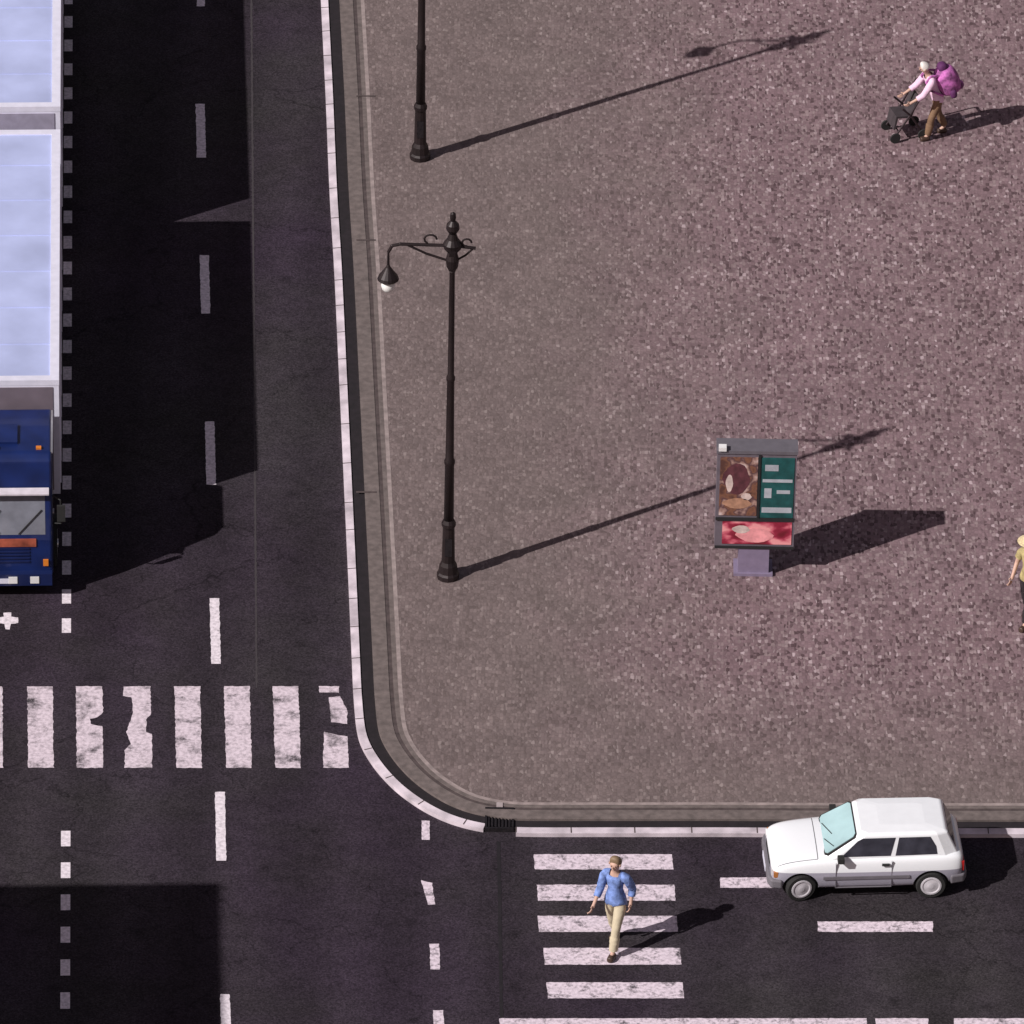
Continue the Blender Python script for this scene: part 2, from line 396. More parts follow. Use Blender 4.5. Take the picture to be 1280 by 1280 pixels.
quads('road_mark', [[(4, 766), (14, 766), (14, 771), (23, 772), (23, 779), (14, 780), (12, 787), (7, 787), (6, 780), (-3, 779), (-3, 772), (5, 771)]], M_PAINTN)
quads('road_seam', [rc(621, 1052, 625.5, 1420, 6)], M_SEAMR, 0.0035)
quads('road_seam', [rc(311.5, -200, 314, 860, 8)], mat('old_seam', (0.045, 0.037, 0.042), 0.9), 0.003)

# drain by the kerb corner
g = thing('storm_drain', 'dark iron storm drain set in the gap of the kerb beside the upper zebra stripe', 'drain', P(624, 1034, 0.0))
M_IRON = mat('cast_iron', (0.03, 0.026, 0.03), 0.55, 0.6, var=0.3, scale=20)
bm = B(); box(bm, -0.27, 0.27, -0.16, -0.12, 0, 0.09); box(bm, -0.27, 0.27, 0.42, 0.46, 0.0, 0.135); box(bm, -0.27, -0.23, -0.12, 0.42, 0, 0.11); box(bm, 0.23, 0.27, -0.12, 0.42, 0, 0.11)
obj('frame', bm, M_IRON, g, bevel=0.006)
bm = B()
for k in range(7): box(bm, -0.21+k*0.065, -0.21+k*0.065+0.03, -0.12, 0.42, 0.078, 0.10)
obj('grate', bm, M_IRON, g)
bm = B(); box(bm, -0.06, 0.06, 0.47, 0.62, 0.11, 0.135)
obj('hinge_block', bm, mat('pale_stone', (0.4, 0.34, 0.34)), g)

# ------------------------------------------------------------------ street lamps
M_POLE = mat('dark_painted_iron', (0.020, 0.013, 0.014), 0.5, 0.3, var=0.25, scale=3)
M_GLOBE = mat('opal_glass', (0.85, 0.85, 0.82), 0.15, var=0.03)
def make_lamp():
    t = thing('street_lamp', 'x', 'street lamp', group='dark iron street lamps on the square')
    bm = B()
    lathe(bm, [(0.22, 0), (0.22, 0.10), (0.19, 0.14), (0.17, 0.30), (0.13, 0.38), (0.115, 1.15), (0.14, 1.2), (0.14, 1.27), (0.105, 1.34)], n=12)
    obj('base', bm, M_POLE, t)
    bm = B()
    lathe(bm, [(0.098, 1.3), (0.09, 2.6), (0.105, 2.63), (0.105, 2.7), (0.082, 2.75), (0.072, 4.5), (0.085, 4.53), (0.085, 4.6), (0.064, 4.65), (0.052, 6.95), (0.07, 7.0)], n=14)
    obj('pole', bm, M_POLE, t, smooth=True)
    bm = B()
    lathe(bm, [(0.07, 7.0), (0.11, 7.08), (0.13, 7.25), (0.09, 7.4), (0.17, 7.5), (0.18, 7.6), (0.11, 7.70), (0.07, 7.82), (0.13, 7.92), (0.12, 8.02), (0.05, 8.10), (0.06, 8.18), (0.05, 8.26), (0.005, 8.30)], n=14)
    obj('finial', bm, M_POLE, t)
    bm = B()
    tube(bm, [(0.44, 0, 7.50), (0, 0, 7.55), (-1.0, 0, 7.56), (-1.15, 0, 7.52), (-1.22, 0, 7.38)], 0.033)
    tube(bm, [(-0.85, 0, 7.54), (-0.5, 0, 7.36), (-0.1, 0, 7.22)], 0.024)
    tube(bm, [(0.4, 0, 7.5), (0.25, 0, 7.34), (0.1, 0, 7.24)], 0.022)
    for a in range(5):   # scroll
        pass
    pts = [(-0.42+0.12*math.cos(x*0.6), 0, 7.68+0.1*math.sin(x*0.6)) for x in range(8)]; tube(bm, pts, 0.02)
    pts = [(0.27+0.09*math.cos(x*0.6), 0, 7.62+0.08*math.sin(x*0.6)) for x in range(9)]; tube(bm, pts, 0.02)
    box(bm, -0.06, 0.06, -0.28, 0.28, 7.46, 7.52)
    obj('arm', bm, M_POLE, t)
    ln = B(); lathe(ln, [(0.02, 7.38), (0.026, 7.1), (0.05, 7.04), (0.09, 6.98), (0.19, 6.84), (0.21, 6.78), (0.19, 6.76)][::-1], (-1.22, 0, 0), n=16)
    L = obj('lantern', ln, M_POLE, t)
    bm = B(); ball(bm, (-1.22, 0, 6.64), 0.14, (1, 1, 1.1)); obj('globe', bm, M_GLOBE, L, smooth=True)
    bm = B(); box(bm, -0.07, 0.07, -0.130, -0.118, 0.55, 0.95); obj('access_door', bm, M_IRON, t)
    return t
def copy_tree(o, parent=None):
    c = o.copy(); C.objects.link(c); c.parent = parent
    for ch in list(o.children): copy_tree(ch, c)
    return c
lamp = make_lamp(); lamp.location = P(560, 721, 0.12)
lamp['label'] = 'tall dark street lamp seen whole, with its hanging lantern over the edge of the square'
lamp2 = copy_tree(lamp); lamp2.location = P(525, 197, 0.12); 
lamp2['label'] = 'dark street lamp at the top of the photo, only its lower pole in view'

# ------------------------------------------------------------------ lorry and trailer
yaw = math.atan2(dS.y, dS.x)-math.pi/2
M_BLUE = mat('blue_lorry_paint', (0.006, 0.018, 0.10), 0.4, var=0.25, scale=2, coat=0.25)
M_DKBLUE = mat('dark_blue_paint', (0.008, 0.016, 0.075), 0.35, var=0.2, scale=2, coat=0.3)
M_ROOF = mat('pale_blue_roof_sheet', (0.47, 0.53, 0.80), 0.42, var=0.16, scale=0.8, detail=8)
M_WHITE = mat('white_trim', (0.74, 0.74, 0.86), 0.4, var=0.06)
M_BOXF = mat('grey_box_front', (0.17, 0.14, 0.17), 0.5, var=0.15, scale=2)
M_BLACK = mat('black_rubber', (0.018, 0.018, 0.018), 0.85)
M_CHAS = mat('chassis_black', (0.015, 0.015, 0.016), 0.7)
M_GLASS = mat('dark_glass', (0.02, 0.03, 0.035), 0.06, var=0.1)
M_GLASSL = mat('windscreen_glass', (0.20, 0.21, 0.25), 0.08, var=0.3, scale=2)
M_CHROME = mat('bright_metal', (0.7, 0.7, 0.72), 0.3, 0.8, var=0.05)
M_LAMPW = mat('headlamp_glass', (0.8, 0.8, 0.8), 0.2, var=0.05)
M_AMBER = mat('amber_lens', (0.7, 0.22, 0.03), 0.3)
M_RED = mat('red_lens', (0.45, 0.02, 0.02), 0.3)
def wheel(parent, x, y, r, wd, side, hub=M_CHROME, name='wheel'):
    bm = B(); a = (1, 0, 0)
    lathe(bm, [(r*0.62, -wd/2), (r*0.93, -wd/2), (r, -wd*0.36), (r, wd*0.36), (r*0.93, wd/2), (r*0.62, wd/2)], (x, y, r), n=28, axis=a)
    wo = obj(name, bm, M_BLACK, parent, bevel=0)
    bm = B()
    s = side
    lathe(bm, [(r*0.60, 0), (r*0.60, 0.012), (r*0.5, 0.0), (r*0.42, -0.03), (r*0.2, -0.02), (r*0.18, 0.03), (0.01, 0.035)], (x+s*(wd/2-0.004), y, r), n=24, axis=(s, 0, 0))
    obj('rim', bm, hub, wo)
    return wo
W = 2.42; ZR = 3.56
front = P(76, 745); org = Vector((front.x, front.y, 0))
inv = Matrix.Rotation(-yaw, 3, 'Z')
def ly(px, py, z=0): return (inv @ (P(px, py, z)-Vector((org.x, org.y, z)))).y
yb0 = ly(76, 476, ZR); yb1 = ly(76, 163, ZR); yt0 = ly(76, 134, ZR)
tr = thing('lorry', 'blue-cabbed lorry with a pale blue roofed box, stopped before the zebra crossing', 'lorry', org, yaw)
XR = 0.0; XL = -W
# chassis
bm = B(); box(bm, XL+0.75, XL+0.87, 0.3, yb1-0.1, 0.62, 0.84); box(bm, XR-0.87, XR-0.75, 0.3, yb1-0.1, 0.62, 0.84)
for yy in (0.6, 3.2, 5.5, yb1-1.0): box(bm, XL+0.87, XR-0.87, yy, yy+0.12, 0.64, 0.80)
box(bm, XR-0.62, XR-0.12, yb0+1.1, yb0+2.3, 0.42, 0.86); box(bm, XL+0.12, XL+0.62, yb0+1.1, yb0+2.0, 0.42, 0.86)
obj('chassis', bm, M_CHAS, tr, bevel=0.01)
# cab
ZC = 3.06; cx0 = XL+0.12; cx1 = XR-0.14; CL = yb0-0.14
bm = B()
prism(bm, [(0.05, 0.45), (0.0, 0.6), (0.0, 1.30), (0.16, 2.40), (0.26, ZC-0.1), (0.42, ZC), (CL-0.08, ZC), (CL, ZC-0.08), (CL, 0.95), (1.55, 0.95), (1.45, 0.62), (1.15, 0.5)], cx0, cx1, 'x')
cab = obj('cab', bm, M_BLUE, tr, bevel=0.06, seg=3)
def slant(y0, z0, y1, z1, xa, xb, th=0.012, off=0.004):
    """thin panel on the slanted front face between two (y,z) points"""
    d = Vector((0, y1-y0, z1-z0)).normalized(); nrmv = Vector((0, -d.z, d.y))
    bm = B(); c = []
    for x, y, z in ((xa, y0, z0), (xb, y0, z0), (xb, y1, z1), (xa, y1, z1)): c.append(Vector((x, y, z)))
    a = [bm.verts.new(v+nrmv*off) for v in c]; b = [bm.verts.new(v-nrmv*th) for v in c]
    bm.faces.new(a); bm.faces.new(b[::-1])
    for i in range(4):
        j = (i+1) % 4; bm.faces.new((a[i], b[i], b[j], a[j]))
    bmesh.ops.recalc_face_normals(bm, faces=bm.faces)
    return bm
def fy(z): return 0.16*(z-1.30)/1.10
obj('windscreen', slant(fy(1.42), 1.42, fy(2.26), 2.26, cx0+0.14, cx1-0.14), M_GLASSL, cab)
bm = B(); box(bm, -1.24, -1.18, fy(1.42)-0.02, fy(1.42)+0.01, 1.42, 1.5)
obj('windscreen_post', bm, M_CHAS, cab)
for x in (-1.6, -0.8):
    bm = B(); tube(bm, [(x, fy(1.45)-0.02, 1.44), (x+0.45, fy(1.95)-0.02, 1.95)], 0.01); obj('wiper', bm, M_CHAS, cab)
bm = B(); prism(bm, [(0.10, 2.36), (-0.02, 2.34), (-0.02, 2.37), (0.14, 2.42)], cx0+0.06, cx1-0.06, 'x'); obj('sun_visor', bm, mat('pale_visor', (0.60, 0.56, 0.62), 0.5), cab)
# grille, orange badge strip, bumper, lights
bm = B()
for k in range(5): box(bm, cx0+0.45, cx1-0.45, -0.02, 0.0, 0.80+k*0.075, 0.83+k*0.075)
obj('grille', bm, M_DKBLUE, cab)
bm = B(); box(bm, cx0+0.3, cx1-0.32, -0.018, -0.002, 1.16, 1.34); obj('front_band', bm, mat('faded_orange_band', (0.34, 0.085, 0.05), 0.5, var=0.5, scale=4), cab)
bm = B(); box(bm, cx0+0.02, cx1-0.02, -0.14, 0.04, 0.34, 0.60); obj('bumper', bm, M_DKBLUE, cab, bevel=0.03)
for xx in (cx1-0.36, cx1-0.78, cx0+0.36, cx0+0.78):
    bm = B(); box(bm, xx-0.085, xx+0.085, -0.155, -0.13, 0.40, 0.55); obj('headlight', bm, M_LAMPW, cab, bevel=0.01)
for xx in (cx1-0.14, cx0+0.14):
    bm = B(); box(bm, xx-0.05, xx+0.05, -0.03, 0.0, 0.72, 0.86); obj('turn_signal', bm, M_AMBER, cab, bevel=0.008)
bm = B(); box(bm, -1.47, -0.95, -0.152, -0.142, 0.40, 0.51); obj('number_plate', bm, M_WHITE, cab)
for s, xx in ((1, cx1), (-1, cx0)):
    bm = B(); prism(bm, [(0.25, 1.42), (0.33, 2.28), (1.12, 2.28), (1.12, 1.42)], xx-0.004, xx+0.006, 'x') if s > 0 else prism(bm, [(0.25, 1.42), (0.33, 2.28), (1.12, 2.28), (1.12, 1.42)], xx-0.006, xx+0.004, 'x')
    obj('side_window', bm, M_GLASS, cab)
    bm = B(); tube(bm, [(xx, 0.2, 2.2), (xx+s*0.16, 0.06, 2.18), (xx+s*0.17, 0.05, 1.65), (xx, 0.14, 1.6)], 0.014)
    ar = obj('mirror_arm', bm, M_CHAS, cab)
    bm = B(); box(bm, xx+s*0.17-0.08, xx+s*0.17+0.08, 0.0, 0.05, 1.72, 2.08); obj('mirror', bm, M_BLACK, ar, bevel=0.015)
    bm = B(); box(bm, min(xx, xx+s*0.025), max(xx, xx+s*0.025), 0.98, 1.1, 1.28, 1.32); obj('door_handle', bm, M_CHROME, cab)
bm = B(); box(bm, -1.6, -0.8, 0.7, 1.35, ZC-0.005, ZC+0.05); obj('roof_hatch', bm, M_BLUE, cab, bevel=0.02)
for xx in (cx0+0.25, -1.21, cx1-0.25):
    bm = B(); box(bm, xx-0.05, xx+0.05, 0.5, 0.58, ZC-0.01, ZC+0.04); obj('marker_lamp', bm, M_AMBER, cab, bevel=0.01)
bm = B(); box(bm, cx1-0.035, cx1+0.02, 0.45, CL-0.1, ZC-0.055, ZC-0.02); obj('rain_gutter', bm, M_CHROME, cab)
def cargo(parent, y0, y1, zb=0.95, front_mat=M_BOXF, roofn=5):
    bm = B(); box(bm, XL, XR, y0, y1, zb, ZR-0.02)
    bx_ = obj('cargo_box', bm, [M_WHITE], parent, bevel=0.012)
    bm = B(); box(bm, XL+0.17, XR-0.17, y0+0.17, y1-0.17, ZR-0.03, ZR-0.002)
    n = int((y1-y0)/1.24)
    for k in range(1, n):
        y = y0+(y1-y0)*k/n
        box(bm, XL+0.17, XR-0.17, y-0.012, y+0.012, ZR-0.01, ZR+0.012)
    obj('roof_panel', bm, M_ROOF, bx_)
    bm = B()
    box(bm, XR-0.17, XR+0.006, y0-0.006, y1+0.006, ZR-0.10, ZR+0.02); box(bm, XL-0.006, XL+0.17, y0-0.006, y1+0.006, ZR-0.10, ZR+0.02)
    box(bm, XL+0.17, XR-0.17, y0-0.006, y0+0.17, ZR-0.10, ZR+0.02); box(bm, XL+0.17, XR-0.17, y1-0.17, y1+0.006, ZR-0.10, ZR+0.02)
    obj('roof_edge_rail', bm, M_WHITE, bx_, bevel=0.01)
    bm = B(); box(bm, XL+0.12, XR-0.12, y0-0.014, y0-0.002, zb+0.1, ZR-0.14); obj('front_panel', bm, front_mat, bx_)
    for s in (0, 1):
        bm = B()
        for k in range(int((y1-y0)/0.8)):
            y = y0+0.4+k*0.8
            if s: box(bm, XR, XR+0.02, y-0.03, y+0.03, zb+0.02, ZR-0.12)
            else: box(bm, XL-0.02, XL, y-0.03, y+0.03, zb+0.02, ZR-0.12)
        obj('side_ribs', bm, M_WHITE, bx_)
    bm = B(); box(bm, XL+0.06, XR-0.06, y1+0.001, y1+0.03, zb+0.08, ZR-0.14); box(bm, -1.24, -1.18, y1+0.03, y1+0.06, zb+0.1, ZR-0.2)
    obj('rear_doors', bm, M_WHITE, bx_)
    for xx in (XL+0.15, XR-0.15):
        bm = B(); box(bm, xx-0.1, xx+0.1, y1-0.02, y1+0.03, zb-0.13, zb-0.01); obj('tail_light', bm, M_RED, bx_)
    return bx_
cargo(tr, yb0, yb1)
for yy in (0.98+0.2, yb1-2.4):
    for s, xx in ((1, XR-0.22), (-1, XL+0.22)): wheel(tr, xx, yy, 0.46, 0.30, s, M_CHROME)
for s, xx in ((1, XR-0.22), (-1, XL+0.22)):
    bm = B(); prism(bm, [(1.18+0.58*math.cos(a), 0.46+0.58*math.sin(a)) for a in [math.pi*k/10 for k in range(11)]]+[(1.18+0.53*math.cos(a), 0.46+0.53*math.sin(a)) for a in [math.pi*(10-k)/10 for k in range(11)]], xx-0.16, xx+0.16, 'x')
    obj('mudguard', bm, M_BLACK, tr)
tl = thing('trailer', 'pale blue roofed box trailer coupled close behind the blue lorry, at the top left corner', 'trailer', org, yaw)
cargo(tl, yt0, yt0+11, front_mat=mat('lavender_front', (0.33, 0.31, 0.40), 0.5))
bm = B(); box(bm, XL+0.6, XL+0.72, yt0, yt0+10.9, 0.66, 0.9); box(bm, XR-0.72, XR-0.6, yt0, yt0+10.9, 0.66, 0.9)
tube(bm, [(-1.21, yb1-0.3, 0.6), (-1.5, yt0+0.6, 0.7)], 0.05); tube(bm, [(-1.21, yb1-0.3, 0.6), (-0.9, yt0+0.6, 0.7)], 0.05)
obj('chassis', bm, M_CHAS, tl)
for yy in (yt0+1.4, yt0+9.0):
    for s, xx in ((1, XR-0.22), (-1, XL+0.22)): wheel(tl, xx, yy, 0.46, 0.30, s, M_CHROME)

# ------------------------------------------------------------------ white hatchback (local: nose towards -X)
M_CAR = mat('white_car_paint', (0.88, 0.91, 0.94), 0.28, var=0.02, coat=0.6)
M_GREY = mat('grey_plastic', (0.16, 0.15, 0.17), 0.6)
M_WIND = mat('teal_windscreen', (0.36, 0.53, 0.55), 0.08, var=0.18, scale=1.2)
M_SIDEG = mat('side_glass', (0.045, 0.045, 0.06), 0.06, var=0.3, scale=4)
rearc = P(1163, 1122); frontc = P(1000, 1126)
cyaw = math.atan2(rearc.y-frontc.y, rearc.x-frontc.x)
mid = (rearc+frontc)/2
rotc = Matrix.Rotation(cyaw, 3, 'Z')
corg = mid + rotc @ Vector((0, 0.76, 0))
car = thing('hatchback_car', 'white three-door hatchback parked by the kerb right of the zebra crossing', 'car', (corg.x, corg.y, 0), cyaw)
CLn = 3.72; WB = 2.42; fx = -WB/2; rx = WB/2
NX = lambda x: x if x > fx else fx+(x-fx)*0.80
# stations: x, half width, z bottom, z shoulder, crown height at the centre
st = [(-1.90, 0.60, 0.42, 0.60, 0.60), (-1.86, 0.70, 0.30, 0.68, 0.71), (-1.72, 0.755, 0.24, 0.76, 0.80), (-1.40, 0.775, 0.22, 0.82, 0.87), (-1.00, 0.785, 0.21, 0.86, 0.92), (-0.62, 0.79, 0.21, 0.89, 0.955),
      (-0.1, 0.795, 0.21, 0.90, 0.94), (0.6, 0.795, 0.21, 0.91, 0.94), (1.2, 0.79, 0.22, 0.92, 0.95), (1.60, 0.775, 0.26, 0.92, 0.95), (1.76, 0.74, 0.32, 0.90, 0.92), (1.82, 0.66, 0.42, 0.80, 0.80)]
bm = B(); rings = []
for (x, hw, zb, zs, zc) in st:
    x = NX(x)
    h = zs-zb
    half = [(0, zb), (hw*0.85, zb), (hw*0.965, zb+h*0.12), (hw, zb+h*0.42), (hw*0.998, zb+h*0.62), (hw*0.965, zb+h*0.88), (hw*0.90, zs), (hw*0.6, zs+(zc-zs)*0.75), (0, zc)]
    ringp = half+[(-a, b) for a, b in half[-2:0:-1]]
    rings.append([bm.verts.new((x, a, b)) for a, b in ringp])
n = len(rings[0])
for a, b in zip(rings, rings[1:]):
    for i in range(n):
        j = (i+1) % n; bm.faces.new((a[i], b[i], b[j], a[j]))
bm.faces.new(rings[0]); bm.faces.new(rings[-1][::-1])
bmesh.ops.recalc_face_normals(bm, faces=bm.faces)
me = bpy.data.meshes.new('b'); bm.to_mesh(me); bm.free(); bo = bpy.data.objects.new('tmpb', me); C.objects.link(bo)
sm = bo.modifiers.new('s', 'SUBSURF'); sm.levels = 2; sm.render_levels = 2
cutm = B()
for x in (fx, rx):
    for s in (1, -1): cyl(cutm, (x, s*0.56, 0.29), (x, s*1.0, 0.29), 0.335, n=32)
mc = bpy.data.meshes.new('c'); cutm.to_mesh(mc); cutm.free(); co = bpy.data.objects.new('tmpc', mc); C.objects.link(co)
bo2 = bo.modifiers.new('b', 'BOOLEAN'); bo2.operation = 'DIFFERENCE'; bo2.object = co; bo2.solver = 'EXACT'
me2 = evalmesh(bo); bpy.data.objects.remove(bo); bpy.data.objects.remove(co)
M_CARB = M_CAR.copy(); M_CARB.name = 'white_grey_car_body'
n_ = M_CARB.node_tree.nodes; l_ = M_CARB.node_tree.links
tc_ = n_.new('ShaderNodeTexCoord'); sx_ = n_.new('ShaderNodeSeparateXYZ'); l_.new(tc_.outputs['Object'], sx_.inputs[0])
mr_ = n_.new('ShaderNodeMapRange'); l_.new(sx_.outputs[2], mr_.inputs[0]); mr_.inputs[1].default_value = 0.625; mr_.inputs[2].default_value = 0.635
mx_ = n_.new('ShaderNodeMix'); mx_.data_type = 'RGBA'; l_.new(mr_.outputs[0], mx_.inputs[0]); mx_.inputs[6].default_value = (0.37, 0.36, 0.43, 1); mx_.inputs[7].default_value = (0.88, 0.91, 0.94, 1)  # body colour is grey below a set height and white above
def near_(src, c, w_, absx=False):
    a_ = src
    if absx: m0 = n_.new('ShaderNodeMath'); m0.operation = 'ABSOLUTE'; l_.new(a_, m0.inputs[0]); a_ = m0.outputs[0]
    m1 = n_.new('ShaderNodeMath'); m1.operation = 'COMPARE'; l_.new(a_, m1.inputs[0]); m1.inputs[1].default_value = c; m1.inputs[2].default_value = w_; return m1.outputs[0]
def mul_(a_, b_, op='MULTIPLY'):
    m1 = n_.new('ShaderNodeMath'); m1.operation = op; l_.new(a_, m1.inputs[0]); l_.new(b_, m1.inputs[1]); return m1.outputs[0]
def gt_(src, c):
    m1 = n_.new('ShaderNodeMath'); m1.operation = 'GREATER_THAN'; l_.new(src, m1.inputs[0]); m1.inputs[1].default_value = c; return m1.outputs[0]
def lt_(src, c, absx=False):
    a_ = src
    if absx: m0 = n_.new('ShaderNodeMath'); m0.operation = 'ABSOLUTE'; l_.new(a_, m0.inputs[0]); a_ = m0.outputs[0]
    m1 = n_.new('ShaderNodeMath'); m1.operation = 'LESS_THAN'; l_.new(a_, m1.inputs[0]); m1.inputs[1].default_value = c; return m1.outputs[0]
gap = mul_(mul_(near_(sx_.outputs[1], 0.665, 0.007, True), lt_(sx_.outputs[0], -0.90)), gt_(sx_.outputs[2], 0.72))        # bonnet shut lines
gap = mul_(gap, mul_(near_(sx_.outputs[0], -0.90, 0.008), mul_(lt_(sx_.outputs[1], 0.665, True), gt_(sx_.outputs[2], 0.8))), 'MAXIMUM')
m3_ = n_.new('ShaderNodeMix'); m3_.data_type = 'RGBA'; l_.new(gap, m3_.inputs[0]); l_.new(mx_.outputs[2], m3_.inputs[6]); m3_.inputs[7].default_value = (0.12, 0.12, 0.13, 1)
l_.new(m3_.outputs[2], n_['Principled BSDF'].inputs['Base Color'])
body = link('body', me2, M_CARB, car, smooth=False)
for p in me2.polygons: p.use_smooth = True
try: me2.set_sharp_from_angle(angle=R(35))
except Exception: pass
# wheel-well liners
for x in (fx, rx):
    for s in (1, -1):
        bm = B(); cyl(bm, (x, s*0.50, 0.29), (x, s*0.575, 0.29), 0.34, n=28); obj('wheel_arch_liner', bm, M_BLACK, body)
# cabin
ZT = 1.365; bz = 0.90
def lo(x, y): return Vector((x, y, bz))
base = [(-0.84, 0.60), (-0.66, 0.715), (1.48, 0.70), (1.72, 0.60)]
top = [(-0.16, 0.52), (-0.04, 0.61), (1.30, 0.60), (1.50, 0.53)]
bm = B()
def ringc(lst, z, sc_=1.0): return [bm.verts.new((x, y, z)) for x, y in lst]+[bm.verts.new((x, -y, z)) for x, y in lst[::-1]]
r1 = ringc(base, bz-0.04); r2 = ringc(top, ZT-0.045)
top2 = [(x+(0.06 if x < 0.5 else -0.05), y-0.06) for x, y in top]
r3 = ringc(top2, ZT-0.008)
r4 = ringc([(0.25, 0.3), (0.3, 0.34), (1.0, 0.34), (1.1, 0.3)], ZT+0.012)
for a, b in ((r1, r2), (r2, r3), (r3, r4)):
    for i in range(8):
        j = (i+1) % 8; bm.faces.new((a[i], a[j], b[j], b[i]))
bm.faces.new(r4); bm.faces.new(r1[::-1])
bmesh.ops.recalc_face_normals(bm, faces=bm.faces)
cabin = obj('cabin', bm, M_CAR, body, bevel=0.03, seg=3)
def facepanel(name, q, m, parent, off=0.006, uv=None):
    """panel lying on the face q (4 corners: bl, br, tr, tl); uv: outline inside the unit square"""
    q = [Vector(v) for v in q]; nn = (q[1]-q[0]).cross(q[3]-q[0]).normalized()
    if nn.dot(sum(q, Vector())/4-Vector((0.35, 0, 0.9))) < 0: nn = -nn
    def at(u, v): return q[0].lerp(q[1], u).lerp(q[3].lerp(q[2], u), v)
    pts = [at(u, v) for u, v in uv]
    bm = B(); a = [bm.verts.new(p+nn*off) for p in pts]; b = [bm.verts.new(p-nn*0.012) for p in pts]
    bm.faces.new(a); bm.faces.new(b[::-1])
    for i in range(len(pts)):
        j = (i+1) % len(pts); bm.faces.new((a[i], b[i], b[j], a[j]))
    bmesh.ops.recalc_face_normals(bm, faces=bm.faces)
    return obj(name, bm, m, parent)
zb_ = bz-0.04; zt_ = ZT-0.045
ws = [(-0.84, 0.60, zb_), (-0.84, -0.60, zb_), (-0.16, -0.52, zt_), (-0.16, 0.52, zt_)]
ws = [ws[0], ws[1], ws[2], ws[3]]
rnd = lambda a, b, c, d, k=0.06: [(a+k, b), (c-k, b), (c, b+k), (c, d-k), (c-k, d), (a+k, d), (a, d-k), (a, b+k)]
# corner order picked so the normal points outwards
facepanel('windscreen', [ws[0], ws[1], ws[2], ws[3]][::-1] if False else [ws[1], ws[0], ws[3], ws[2]], M_WIND, body, off=0.016, uv=rnd(-0.02, 0.13, 1.02, 0.94))
facepanel('window_gasket', [ws[1], ws[0], ws[3], ws[2]], M_BLACK, body, off=0.006, uv=rnd(-0.05, 0.10, 1.05, 0.97))
facepanel('rear_window', [(1.72, -0.60, zb_), (1.72, 0.60, zb_), (1.50, 0.53, zt_), (1.50, -0.53, zt_)], M_SIDEG, body, uv=rnd(0.04, 0.2, 0.96, 0.92))
for s in (-1, 1):
    a = (-0.66, s*0.715, zb_); b = (1.48, s*0.70, zb_); c = (1.30, s*0.60, zt_); d = (-0.04, s*0.61, zt_)
    if s < 0: q = [a, b, c, d]; f = lambda L: L
    else: q = [b, a, d, c]; f = lambda L: [(1-u, v) for u, v in L][::-1]
    facepanel('front_side_window', q, M_SIDEG, body, uv=f([(0.05, 0.14), (0.50, 0.14), (0.445, 0.9), (0.02, 0.9), (0.0, 0.78)]) )
    facepanel('rear_side_window', q, M_SIDEG, body, uv=f([(0.545, 0.14), (0.93, 0.16), (0.94, 0.5), (0.90, 0.9), (0.49, 0.9)]))
    # door with its seam, handle, rubbing strip, mirror
    xo = s*0.797
    bm = B()
    def strip(x0, x1, z0, z1): box(bm, x0, x1, min(xo-s*0.03, xo+s*0.001), max(xo-s*0.03, xo+s*0.001), z0, z1)
    strip(-0.575, -0.567, 0.30, 0.84); strip(0.46, 0.468, 0.30, 0.86); strip(-0.567, 0.46, 0.295, 0.303)
    dr = obj('door_seam', bm, M_GREY, body)
    bm = B(); box(bm, 0.28, 0.42, min(xo-s*0.02, xo+s*0.02), max(xo-s*0.02, xo+s*0.02), 0.775, 0.81); obj('door_handle', bm, M_BLACK, body, bevel=0.006)
    bm = B(); box(bm, -0.80, 0.80, min(xo-s*0.02, xo+s*0.012), max(xo-s*0.02, xo+s*0.012), 0.49, 0.55); obj('rubbing_strip', bm, M_GREY, body, bevel=0.006)
    bm = B(); box(bm, -0.55, -0.43, min(s*0.74, s*0.90), max(s*0.74, s*0.90), 0.90, 1.0); obj('mirror', bm, M_BLACK, body, bevel=0.02)
    for x, hubn in ((fx, 1), (rx, 1)):
        bmw = B(); r = 0.28; wd = 0.17
        lathe(bmw, [(r*0.62, -wd/2), (r*0.93, -wd/2), (r, -wd*0.34), (r, wd*0.34), (r*0.93, wd/2), (r*0.62, wd/2)], (0, 0, 0), n=28, axis=(0, s, 0))
        wo = obj('wheel', bmw, M_BLACK, car); wo.location = (x, s*0.70, r)
        if x == fx: wo.rotation_euler = (0, 0, R(12))
        bmw = B(); lathe(bmw, [(r*0.70, 0), (r*0.69, 0.012), (r*0.58, 0.016), (r*0.50, 0.004), (r*0.3, 0.012), (r*0.16, 0.02), (0.01, 0.022)], (0, s*(wd/2-0.003), 0), n=24, axis=(0, s, 0))
        obj('hubcap', bmw, mat('hubcap_silver', (0.62, 0.6, 0.64), 0.4, 0.1) if 'hubcap_silver' not in bpy.data.materials else bpy.data.materials['hubcap_silver'], wo)
